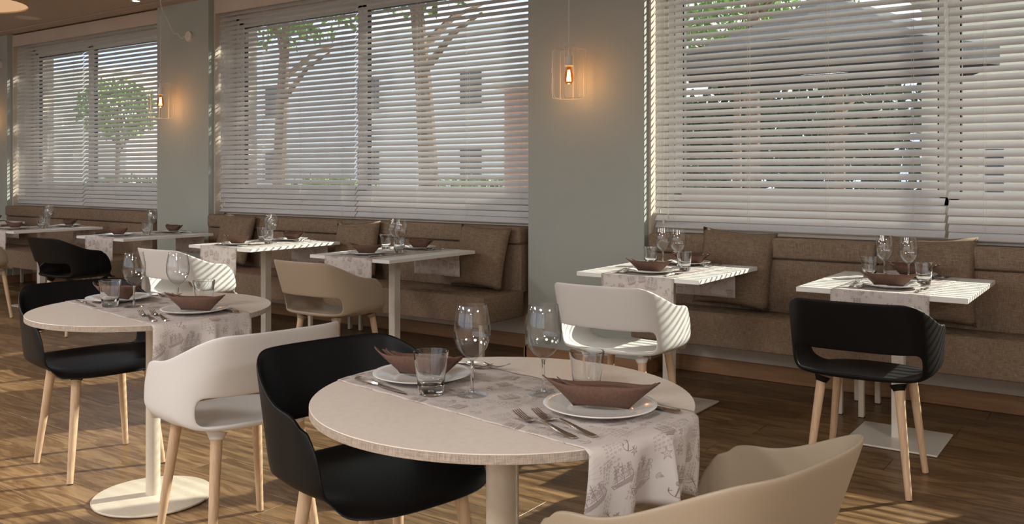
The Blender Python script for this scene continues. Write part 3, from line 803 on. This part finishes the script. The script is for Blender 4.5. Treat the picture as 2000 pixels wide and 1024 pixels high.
# round tables in a frame turned by HD
def rnd(key, sh=(0, 0)):
    cx, cy, r = RC[key]; c_, s_ = math.cos(HD), math.sin(HD)
    def L(p): return (cx + c_ * p[0] - s_ * p[1] + sh[0], cy + s_ * p[0] + c_ * p[1] + sh[1])
    inv = lambda p: (c_ * p[0] + s_ * p[1], -s_ * p[0] + c_ * p[1])   # world offset -> frame
    O = (cx, cy)
    A = (-.262, .012) ; Bp = (.262, .006)
    td = TD[key]
    def put(m_, off, z, rot, lab, g): place(m_, (cx + off[0], cy + off[1], z), rot, lab, g)
    put(PLATE, A, .7525, (0, 0, 0), 'white dinner plate on the left of ' + td, 'white dinner plates')
    put(PLATE, Bp, .7525, (0, 0, 1), 'white dinner plate on the right of ' + td, 'white dinner plates')
    put(NAP[1], (A[0] - .005, A[1]), .7575, (0, 0, R(10)), 'brown napkin folded on the left plate of ' + td, 'folded brown napkins')
    put(NAP[0], (Bp[0] + .002, Bp[1]), .7575, (0, 0, R(20)), 'brown napkin folded on the right plate of ' + td, 'folded brown napkins')
    put(WINE, (-.054, -.048), .7524, (0, 0, 0), 'front left clear wine glass on ' + td, 'wine glasses')
    put(WINE, (.080, .056), .7524, (0, 0, 0), 'rear right clear wine glass on ' + td, 'wine glasses')
    put(TUMB, (-.139, -.098), .7524, (0, 0, 0), 'clear tumbler left of the wine glasses on ' + td, 'tumblers')
    put(TUMB, (.163, .116), .7524, (0, 0, 0), 'clear tumbler right of the wine glasses on ' + td, 'tumblers')
    put(KNIFE, (-.393, -.090), .7525, (0, 0, math.atan2(-.046, .212)), 'steel table knife beside the left plate of ' + td, 'steel knives')
    put(KNIFE, (.418, .083), .7525, (0, 0, math.atan2(.025, -.2)), 'steel table knife behind the right plate of ' + td, 'steel knives')
    put(FORK, (.329, -.207), .7528, (0, 0, math.atan2(.067, -.205)), 'front steel fork by the right plate of ' + td, 'steel forks')
    put(FORK, (.357, -.176), .7528, (0, 0, math.atan2(.065, -.2)), 'second steel fork, next to the right plate of ' + td, 'steel forks')
    put(FORK, (-.372, .178), .7528, (0, 0, math.atan2(.012, .19)), 'front steel fork behind the left plate of ' + td, 'steel forks')
    put(FORK, (-.335, .205), .7528, (0, 0, math.atan2(.012, .19)), 'rear steel fork behind the left plate of ' + td, 'steel forks')
rnd('RND'); rnd('RND2')
rect_set('R2', 0, .04); rect_set('R1'); rect_set('M2', -.03, .01); rect_set('M1', -.02); rect_set('L1', -.02); rect_set('L0'); rect_set('LX', glasses=False, forks=False)

# ------------------------------------------------------------------ armchairs
def smooth(a, b_, x):
    t = max(0, min(1, (x - a) / (b_ - a))); return t * t * (3 - 2 * t)
def shell_bm():
    bm = B()
    ph = [-180 + 9 * k for k in range(40)]
    ARM = 117
    def plan(p, rx, ryb, ryf, n_=2.7):
        a = R(p); s_, c_ = math.sin(a), math.cos(a); ry = ryb if c_ > 0 else ryf
        r = (abs(s_ / rx) ** n_ + abs(c_ / ry) ** n_) ** (-1 / n_); return r * s_, -r * c_
    def top_h(p):
        a = abs(p); h = .778 - .104 * smooth(44, 80, a) - .016 * smooth(84, 110, a); return h
    cen = bm.verts.new((0, .01, .449)); rings = []
    fr = [(.28, .449), (.55, .4485), (.78, .4475)]
    for f_, z in fr:
        rings.append([bm.verts.new((plan(p, .235, .215, .245)[0] * f_, plan(p, .235, .215, .245)[1] * f_, z)) for p in ph])
    def ring(fn): return [bm.verts.new(v) if v else None for v in (fn(p) for p in ph)]
    def edge1(p):
        x, y = plan(p, .236, .215, .245); w = abs(p) <= ARM
        z = .452 + (.004 if w else -.008); return (x * .93, y * .93, z) if w else (x * .96, y * .96, z)
    rings.append(ring(edge1))
    def edge2(p):
        x, y = plan(p, .264, .232, .25, 3.0); w = abs(p) <= ARM
        return (x, y, .473) if w else (x * 1.0, y * 1.0, .434)
    rings.append(ring(edge2))
    back = lambda p: 1 - smooth(45, 78, abs(p))
    def wall(z_lo, t):            # t: 0 at slot bottom, 1 at top rim
        def f_(p):
            if abs(p) > ARM + 1: return None
            x, y = plan(p, .280 + .010 * t * (1 - back(p)), .242, .25, 3.4)
            z = z_lo + (top_h(p) - z_lo) * t
            y -= back(p) * .092 * t; x *= 1 - .06 * back(p) * 0
            # front end of the arm: lean back towards the top
            fr_ = smooth(95, ARM, abs(p)); y -= fr_ * .065 * t ** 1.5; z -= fr_ * .022 * t ** 3
            return (x, y, z)
        return f_
    def slotlo(p):
        if abs(p) > ARM + 1: return None
        x, y = plan(p, .276, .240, .25, 3.3); b_ = 1 - smooth(50, 76, abs(p)); return (x * (1 - .03 * b_), y * (1 - .02 * b_), .498 - .034 * b_)
    rings.append(ring(slotlo))                                  # index 5
    def lip(p):
        v = wall(.512, 0.0)(p)
        if v is None: return None
        b_ = 1 - smooth(50, 76, abs(p)); return (v[0] * (1 - .02 * b_), v[1], v[2] - .036 * b_)
    rings.append(ring(lip))                                     # 6 (lower lip end)
    # 7: upper edge of the slot
    def slothi(p):
        if abs(p) > ARM + 1: return None
        t = (.572 - .512) / (top_h(p) - .512); return wall(.512, t)(p)
    rings.append(ring(slothi))
    def at(q):
        def f_(p):
            if abs(p) > ARM + 1: return None
            t0 = (.572 - .512) / (top_h(p) - .512); return wall(.512, t0 + (1 - t0) * q)(p)
        return f_
    for q in (.12, .5, .88, 1.0): rings.append(ring(at(q)))
    nP = len(ph)
    for k in range(nP): bm.faces.new((cen, rings[0][k], rings[0][(k + 1) % nP]))
    for r_ in range(len(rings) - 1):
        for k in range(nP):
            k2 = (k + 1) % nP; q = (rings[r_][k], rings[r_ + 1][k], rings[r_ + 1][k2], rings[r_][k2])
            if None in q: continue
            pm_ = ph[k] + 4.5
            if r_ == 6 and abs(pm_) < 58: continue
            bm.faces.new(q)
    bmesh.ops.remove_doubles(bm, verts=bm.verts[:], dist=.0005)
    loose = [v for v in bm.verts if not v.link_faces]
    bmesh.ops.delete(bm, geom=loose, context='VERTS')
    bmesh.ops.recalc_face_normals(bm, faces=bm.faces[:])
    return bm
def make_chair(pm_, label):
    t = thing('armchair', label, 'chair', (0, 0, 0), 0, 'moulded armchairs on wooden legs')
    o = link('seat_shell', shell_bm(), M[pm_], t, smooth='all')
    a = o.modifiers.new('thickness', 'SOLIDIFY'); a.thickness = .010; a.offset = 0; a.use_even_offset = True
    b_ = o.modifiers.new('smooth', 'SUBSURF'); b_.levels = 2; b_.render_levels = 2
    for sx in (-1, 1):
        for sy in (-1, 1):
            top = Vector((sx * .150, sy * .145, .425)); foot = Vector((sx * .195, sy * .197, .004))
            bm = B(); cyl(bm, foot, top, .0125, .0195, 20); lg = link('leg', bm, M['beech'], t, smooth=True)
            bm = B(); dirv = (top - foot).normalized(); cyl(bm, foot - dirv * .004, foot + dirv * .002, .0105, .0118, 14); link('foot_glide', bm, M['gasket'], lg)
            bm = B(); p0 = top - dirv * .012; cyl(bm, p0, Vector((sx * .146, sy * .140, .436)), .0215, .033, 22); link('leg_socket', bm, M[pm_], lg, smooth=True)
    return reg(t)
CH = {k: make_chair(k, 'chair') for k in ('black_plastic', 'white_plastic', 'tan_plastic')}
CHAIRS = [
 ('black_plastic', -1.712, 1.806, -12, 'black moulded armchair at the left of the nearest round table'),
 ('tan_plastic', -.785, 1.66, 168, 'beige moulded armchair in the lower right corner, back to the viewer'),
 ('black_plastic', -3.77, 2.18, -9, 'black moulded armchair at the left of the farther round table'),
 ('white_plastic', -2.58, 1.995, 170, 'white moulded armchair at the right of the farther round table'),
 ('black_plastic', -.96, 3.935, 92, 'black moulded armchair at the far right table, seen from behind'),
 ('white_plastic', -2.03, 3.81, 92, 'white moulded armchair at the sunlit table right of the middle pillar'),
 ('tan_plastic', -3.96, 3.78, 90, 'tan moulded armchair at the table just left of the middle pillar'),
 ('white_plastic', -5.36, 3.79, 90, 'white moulded armchair with sun stripes behind the farther round table'),
 ('black_plastic', -7.07, 3.90, 90, 'black moulded armchair at the table in front of the left pillar'),
 ('tan_plastic', -8.38, 3.72, 90, 'tan moulded armchair cut by the left edge'),
]
for k, x, y, h, lab in CHAIRS: place(CH[k], (x, y, 0), (0, 0, R(h - 90)), lab, 'moulded armchairs on wooden legs')

# ------------------------------------------------------------------ pendant lamps
def pendant(x, y, zt, zb, label, canx, canz):
    t = thing('pendant_lamp', label, 'lamp', (x, y, zt), 0, 'wire cage pendant lamps')
    h = zt - zb; rr = .112; rc = .035
    for k in range(8):
        a = k * PI / 4 + .3; c_, s_ = math.cos(a), math.sin(a); pts = []
        prof = [(rc, 0)] + [(rr - rc * .55 + rc * .55 * math.sin(q), -rc * .55 + rc * .55 * math.cos(q)) for q in [i * PI / 10 for i in range(6)]] + \
               [(rr - rc * .55 + rc * .55 * math.cos(q), -h + rc * .55 - rc * .55 * math.sin(q)) for q in [i * PI / 10 for i in range(6)]] + [(rr - .03, -h)]
        bm = B(); tube(bm, [(r_ * c_, r_ * s_, z) for r_, z in prof], .0014, 6); link('cage_wire', bm, M['lampwhite'], t, smooth='all')
    for r_, z, nm in ((rr - .03, -h, 'bottom_ring'), (rc, .03, 'crown_ring'), (rc, 0, 'top_ring')):
        bm = B(); tube(bm, [(r_ * math.cos(k * PI / 16), r_ * math.sin(k * PI / 16), z) for k in range(32)], .0014, 6, True); link(nm, bm, M['lampwhite'], t, smooth='all')
    bm = B()
    for k in range(6): cyl(bm, (rc * math.cos(k * PI / 3), rc * math.sin(k * PI / 3), .03), (rc * .98 * math.cos(k * PI / 3 + .12), rc * .98 * math.sin(k * PI / 3 + .12), 0), .0013, .0013, 6)
    cyl(bm, (-rc, 0, .03), (rc, 0, .03), .0013, .0013, 6); link('crown_struts', bm, M['lampwhite'], t)
    bm = B(); lathe(bm, [(0, .002), (.007, 0), (.008, -.04), (.023, -.043), (.0235, -.048), (.0235, -.098), (.026, -.101), (.026, -.106), (0, -.106)], 28); link('socket', bm, M['lampwhite'], t, smooth=True)
    bm = B(); lathe(bm, [(.013, -.106), (.0145, -.118), (.019, -.135), (.027, -.16), (.031, -.185), (.029, -.205), (.020, -.219), (.009, -.2245), (0, -.2255)], 28)
    bl = link('bulb', bm, M['bulbglass'], t, smooth='all')
    bm = B()
    for k in range(7):
        a = k * 2 * PI / 7; b_ = a + .5
        cyl(bm, (.006 * math.cos(a), .006 * math.sin(a), -.132), (.0135 * math.cos(b_), .0135 * math.sin(b_), -.205), .0017, .0017, 6)
        cyl(bm, (.0135 * math.cos(b_), .0135 * math.sin(b_), -.205), (.006 * math.cos(a + .9), .006 * math.sin(a + .9), -.132), .0017, .0017, 6)
    link('filament', bm, M['filament'], bl)
    # cable: up to a hook in the ceiling, then across to a canopy fixed on the pillar
    dx, dz = canx - x, canz - zt; top = ZC - zt
    pts = [(0, 0, 0), (.001, 0, top * .5), (0, 0, top - .012)]
    bm = B(); tube(bm, pts, .0026, 8); link('cable', bm, M['cable'], t, smooth='all')
    sw = [(.002, 0, top - .012), (.006, .012, top - .09), (.05, .05, top - .20), (.075, .09, top - .32), (.082, .12, dz + .04), (.115, .14, dz - .015), (dx * .75, .13, dz - .02), (dx - .02, .125, dz - .006), (dx, .145, dz)]
    # smooth the swag
    P = [Vector(p) for p in sw]
    for _ in range(3):
        Q = [P[0]]
        for a, b_ in zip(P, P[1:]): Q += [a * .75 + b_ * .25, a * .25 + b_ * .75]
        P = Q + [P[-1]]
    bm = B(); tube(bm, P, .0026, 8); link('cable_swag', bm, M['cable'], t, smooth='all')
    bm = B(); cyl(bm, (0, 0, top), (0, 0, top - .012), .007, .004, 10); tube(bm, [(.006 * math.cos(q * PI / 5), 0, top - .016 - .006 * math.sin(q * PI / 5)) for q in range(6)], .0012, 5); link('ceiling_hook', bm, M['cable'], t)
    bm = B(); cyl(bm, (dx, 5.13 - y - .026, dz), (dx, 5.13 - y, dz), .046, .046, 36); cyl(bm, (dx, 5.13 - y - .034, dz), (dx, 5.13 - y - .026, dz), .006, .009, 12)
    link('wall_canopy', bm, M['lampwhite'], t, smooth=True)
    ld = bpy.data.lights.new('bulb_light', 'POINT'); ld.energy = .8; ld.color = (1, .50, .20); ld.shadow_soft_size = .018
    lo = bpy.data.objects.new('bulb_light', ld); C.objects.link(lo); lo.location = (x, y, zt - .245)
    return t
pendant(-3.054, 4.95, 2.078, 1.762, 'lit wire cage pendant lamp in front of the middle pillar', -2.86, 2.57)
pendant(-7.53, 4.95, 2.118, 1.795, 'lit wire cage pendant lamp in front of the left pillar', -7.33, 2.56)
pendant(-11.15, 4.95, 2.118, 1.795, 'lit wire cage pendant lamp outside the left edge', -10.98, 2.56)

# ------------------------------------------------------------------ ceiling fittings and drum lamps
def downlight(x, y, label, lit=True):
    t = thing('recessed_downlight', label, 'light', (x, y, ZC), 0, 'recessed ceiling downlights')
    bm = B(); lathe(bm, [(.030, -.001), (.047, -.003), (.050, -.001), (.050, 0), (.030, 0)], 32); link('bezel', bm, M['lampwhite'], t, smooth=True)
    bm = B(); lathe(bm, [(0, -.0022), (.031, -.0022), (.031, -.0005), (0, -.0005)], 28); link('lens', bm, M['spotglow'], t)
    return t
downlight(-7.77, 4.85, 'small lit recessed downlight in the ceiling near the left pillar')
t = thing('ceiling_speaker', 'round flat grille recessed in the ceiling at upper left', 'speaker', (-9.52, 4.72, ZC))
bm = B(); lathe(bm, [(.10, -.001), (.122, -.005), (.127, -.001), (.127, 0), (.10, 0)], 44); link('bezel', bm, mat('speaker_rim', (.62, .50, .33), .5), t, smooth=True)
bm = B(); lathe(bm, [(0, -.003), (.101, -.003), (.101, -.0005), (0, -.0005)], 40); link('grille', bm, noisy('grille', (.60, .56, .50), (.70, .65, .58), .8, 300), t)
def drum(x, y, label, r=.5, z0=2.52, z1=2.72, power=FILL_W):
    t = thing('drum_lamp', label, 'lamp', (x, y, z0), 0, 'drum ceiling lamps')
    h = z1 - z0
    bm = B(); lathe(bm, [(r, 0), (r, h), (r - .006, h), (r - .006, 0)], 72, True); link('lamp_shade', bm, M['shade'], t, smooth=True)
    bm = B(); lathe(bm, [(0, .012), (r - .007, .012), (r - .007, .016), (0, .016)], 64); link('diffuser', bm, M['shadeglow'], t)
    bm = B(); cyl(bm, (0, 0, .016), (0, 0, ZC - z0), .005, .005, 10); cyl(bm, (0, 0, ZC - z0 - .03), (0, 0, ZC - z0), .06, .06, 24); link('rod', bm, M['lampwhite'], t, smooth=True)
    if not power: return t
    ld = bpy.data.lights.new('drum_fill_light', 'AREA'); ld.shape = 'DISK'; ld.size = r * 1.9; ld.energy = power; ld.color = (1, .97, .95)  # fill disk, only under the added drums out of view
    lo = bpy.data.objects.new('drum_fill_light', ld); C.objects.link(lo); lo.location = (x, y, z0 + .004)
    return t
drum(-8.31, 3.55, 'large amber drum lamp cut off at the top left corner', .52, 2.74, 2.87, 0)
for i, (x, y) in enumerate(((-9.5, .6), (-6.2, .5), (-3.3, -.9), (-.6, -1.2), (2.4, 1.2), (-6.2, -2.6), (1.2, -3.0))):  # unseen lamps added to lift the ambient light of the room
    drum(x, y, 'added amber drum lamp outside the view, filling the room with light', .5)

# ------------------------------------------------------------------ outside
bm = B(); box(bm, -40, 30, 5.66, 40, -.3, -.12); struct('ground_terrace', bm, M['paving'], 'pale terrace paving outside the windows')
def crown(bm, c, r, n_, s, rng, sq=(1, 1, .8)):
    for _ in range(n_):
        d = Vector((rng.gauss(0, 1), rng.gauss(0, 1), rng.gauss(0, 1))).normalized() * r * rng.uniform(.35, 1) ** .6
        p = Vector(c) + Vector((d.x * sq[0], d.y * sq[1], d.z * sq[2])); e = Euler((rng.uniform(0, 6), rng.uniform(0, 6), rng.uniform(0, 6))).to_matrix()
        q = s * rng.uniform(.6, 1.3); vs = [bm.verts.new(p + e @ Vector(v) * q) for v in ((-1, 0, 0), (-.2, -.45, .08), (1, 0, 0), (-.2, .45, .08))]
        bm.faces.new(vs)
def tree(x, y, h, r, label, leaf='leaf', lean=0, n_=900, s=.11, tr_=.12, sq=(1, 1, .8)):
    rng = random.Random(int(x * 31 + y * 7))
    t = thing('tree', label, 'tree', (x, y, -.12), 0, 'trees outside the windows')
    bm = B(); tube(bm, [(lean * q * q, 0, h * q) for q in (0, .25, .5, .75, 1)], [tr_, tr_ * .8, tr_ * .7, tr_ * .55, tr_ * .3], 10)
    for k in range(5):
        a = k * 1.3; z = h * (.55 + .08 * k); tube(bm, [(lean * .4, 0, z), (lean * .5 + r * .4 * math.cos(a), r * .4 * math.sin(a), z + r * .35), (lean * .6 + r * .75 * math.cos(a), r * .75 * math.sin(a), z + r * .5)], [tr_ * .4, tr_ * .25, tr_ * .1], 6)
    link('trunk', bm, M['bark'], t, smooth=True)
    bm = B(); crown(bm, (lean, 0, h), r, n_, s, rng, sq); cw = link('crown', bm, M[leaf], t); cw['kind'] = 'stuff'
    return t
# positions out through the panes: X/Y on rays from the camera
def ray(px, Y):
    t = (px - 1000) / 1753.3; c_, s_ = math.cos(R(35.295)), math.sin(R(35.295)); d = Y / (s_ * t + c_); return (c_ * t - s_) * d, d
def zat(py, d): return 1.278 - (py - 338.5) * d / 1753.3
tree(*[ray(1470, 10.5)[0], 10.5], 5.1, 1.95, 'leafy green tree outside the right window, crown raised to shade the sun', n_=2600, s=.13)  # crown raised and widened above the view to dapple the incoming sun
tree(*[ray(1440, 17)[0], 17], 4.2, 1.35, 'small leafy green tree behind the parasol, upper right window', n_=1500, s=.10)
tree(-6.8, 11, 5.6, 2.0, 'added broad green tree outside, trunk hidden by the middle pillar, shading the sun', n_=2600, s=.13)  # mostly hidden tree added to break up the sun on the left floor
tree(*[ray(1640, 15)[0], 15], 3.6, .75, 'small bright green tree right of the other, through the right window', n_=800, s=.10)
tree(*[ray(1560, 24)[0], 24], 3.2, 2.6, 'dark bushy tree far behind the right window', 'leafdark', n_=2200, s=.2)
tree(*[ray(1330, 26)[0], 26], 2.2, 2.0, 'dark spreading tree at the far side of the terrace', 'leafdark', n_=2000, s=.2)
tree(*[ray(545, 12)[0], 12], 5.2, 1.7, 'tall tree with a dark trunk behind the middle window', n_=1100, tr_=.17, lean=.3)
tree(*[ray(840, 11)[0], 11], 5.4, 1.8, 'leaning palm-like tree with pale bark behind the middle window', n_=1500, tr_=.20, lean=-.5)
tree(*[ray(230, 19)[0], 19], 3.8, 1.5, 'green tree seen through the left window', n_=1200, s=.14)
for i, (px, Y, w) in enumerate(((640, 16, 2.2), (930, 15, 2.0), (250, 24, 4), (1570, 21, 1))):
    x, d = ray(px, Y); rng = random.Random(i); bm = B(); crown(bm, (0, 0, .7), 1.0, 1400, .10, rng, (w, .5, .65)) if i < 3 else [crown(bm, (xx, 0, 1.7), 1.5, 650, .2, rng, (1, .5, 1.15)) for xx in (-4.6, -2.7, -.9, .9, 2.6)]
    o = link('hedge', bm, M['leafdark' if i == 3 else 'leaf']); o.location = (x, Y, -.12); tag(o, 'green hedge outside, behind the %s' % ('left half of the middle window', 'right half of the middle window', 'left window', 'right window')[i], 'hedge', 'hedges outside')
def building(name, x0, x1, Y, h, m_, label, wins, dep=4):
    t = thing(name, label, 'building', ((x0 + x1) / 2, Y, -.12), 0, 'buildings outside'); cx = t.location.x
    bm = B(); box(bm, x0 - cx, x1 - cx, 0, dep, 0, h); link('wall', bm, M[m_], t)
    bm = B(); box(bm, x0 - cx - .15, x1 - cx + .15, -.15, dep + .15, h, h + .15); link('roof_edge', bm, M['render_white'], t)
    for (a, b_, c_, d_) in wins:
        bm = B(); box(bm, a - cx - .06, b_ - cx + .06, -.05, .02, c_ - .06, d_ + .06); w = link('window_frame', bm, M['frame'], t)
        bm = B(); box(bm, a - cx, b_ - cx, -.06, -.04, c_, d_); link('pane', bm, M['winglass_dark'], w)
    return t
xa = ray(1800, 10.6)[0]
building('garden_building', xa, 3.6, 10.6, 3.3, 'render_cream', 'cream rendered outbuilding behind the far right blind', [(ray(1925, 10.6)[0], ray(1962, 10.6)[0], .75, 1.65)])
building('apartment_building', ray(380, 30)[0], ray(1080, 30)[0], 30, 7.5, 'render_white', 'pale building far behind the middle window', [(ray(p, 30)[0], ray(p + 42, 30)[0], z, z + 1.5) for p in (520, 700, 900) for z in (1.0, 4.2)])
building('villa', ray(30, 26)[0], ray(172, 26)[0], 26, 7, 'render_cream', 'cream villa seen through the left window', [(ray(90, 26)[0], ray(104, 26)[0], 2.4, 4)])
building('brick_shed', ray(985, 13)[0], ray(1075, 13)[0], 13, 2.9, 'brick', 'small terracotta brick shed beside the middle pillar, outside', [], 2)
# charcoal parasol on the terrace
def parasol(x, y, zt, r, label):
    t = thing('parasol', label, 'parasol', (x, y, -.12), 0, 'charcoal parasols outside')
    bm = B(); n_ = 8; apex = bm.verts.new((0, 0, zt)); rim = [bm.verts.new((r * math.cos(k * PI / 4), r * math.sin(k * PI / 4), zt - r * .42)) for k in range(n_)]
    low = [bm.verts.new(v.co - Vector((0, 0, .16))) for v in rim]
    for k in range(n_): bm.faces.new((apex, rim[k], rim[(k + 1) % n_])); bm.faces.new((rim[k], low[k], low[(k + 1) % n_], rim[(k + 1) % n_]))
    c = link('canopy', bm, M['canvas_dark'], t); c.modifiers.new('thickness', 'SOLIDIFY').thickness = .006
    bm = B(); cyl(bm, (0, 0, 0), (0, 0, zt), .03, .03, 12); link('pole', bm, M['steel_dark'], t)
    for k in range(n_):
        bm = B(); cyl(bm, (0, 0, zt - .03), tuple(rim[0].co) if False else (r * .98 * math.cos(k * PI / 4), r * .98 * math.sin(k * PI / 4), zt - r * .42 - .02), .009, .009, 6); link('rib', bm, M['steel_dark'], t)
    bm = B(); box(bm, -.35, .35, -.35, .35, 0, .07, .01, 1); link('base', bm, M['steel_dark'], t)
    return t
parasol(ray(1620, 8.2)[0], 8.2, 3.0, 1.35, 'open charcoal parasol on the terrace behind the right window')
# red garden chair glimpsed low through the right window
t = thing('garden_chair', 'red garden chair glimpsed low through the right window blind', 'chair', (ray(1490, 9)[0], 9, -.12), .4)
bm = B(); box(bm, -.25, .25, -.25, .25, .42, .46, .01, 1); link('seat', bm, M['red'], t)
bm = B(); box(bm, -.23, .23, .22, .26, .5, 1.12, .02, 2); link('backrest', bm, M['red'], t)
for sx in (-.22, .22):
    for sy in (-.22, .22): bm = B(); cyl(bm, (sx, sy, 0), (sx, sy, .43 if sy < 0 else 1.0), .014, .014, 8); link('leg', bm, M['steel_dark'], t)
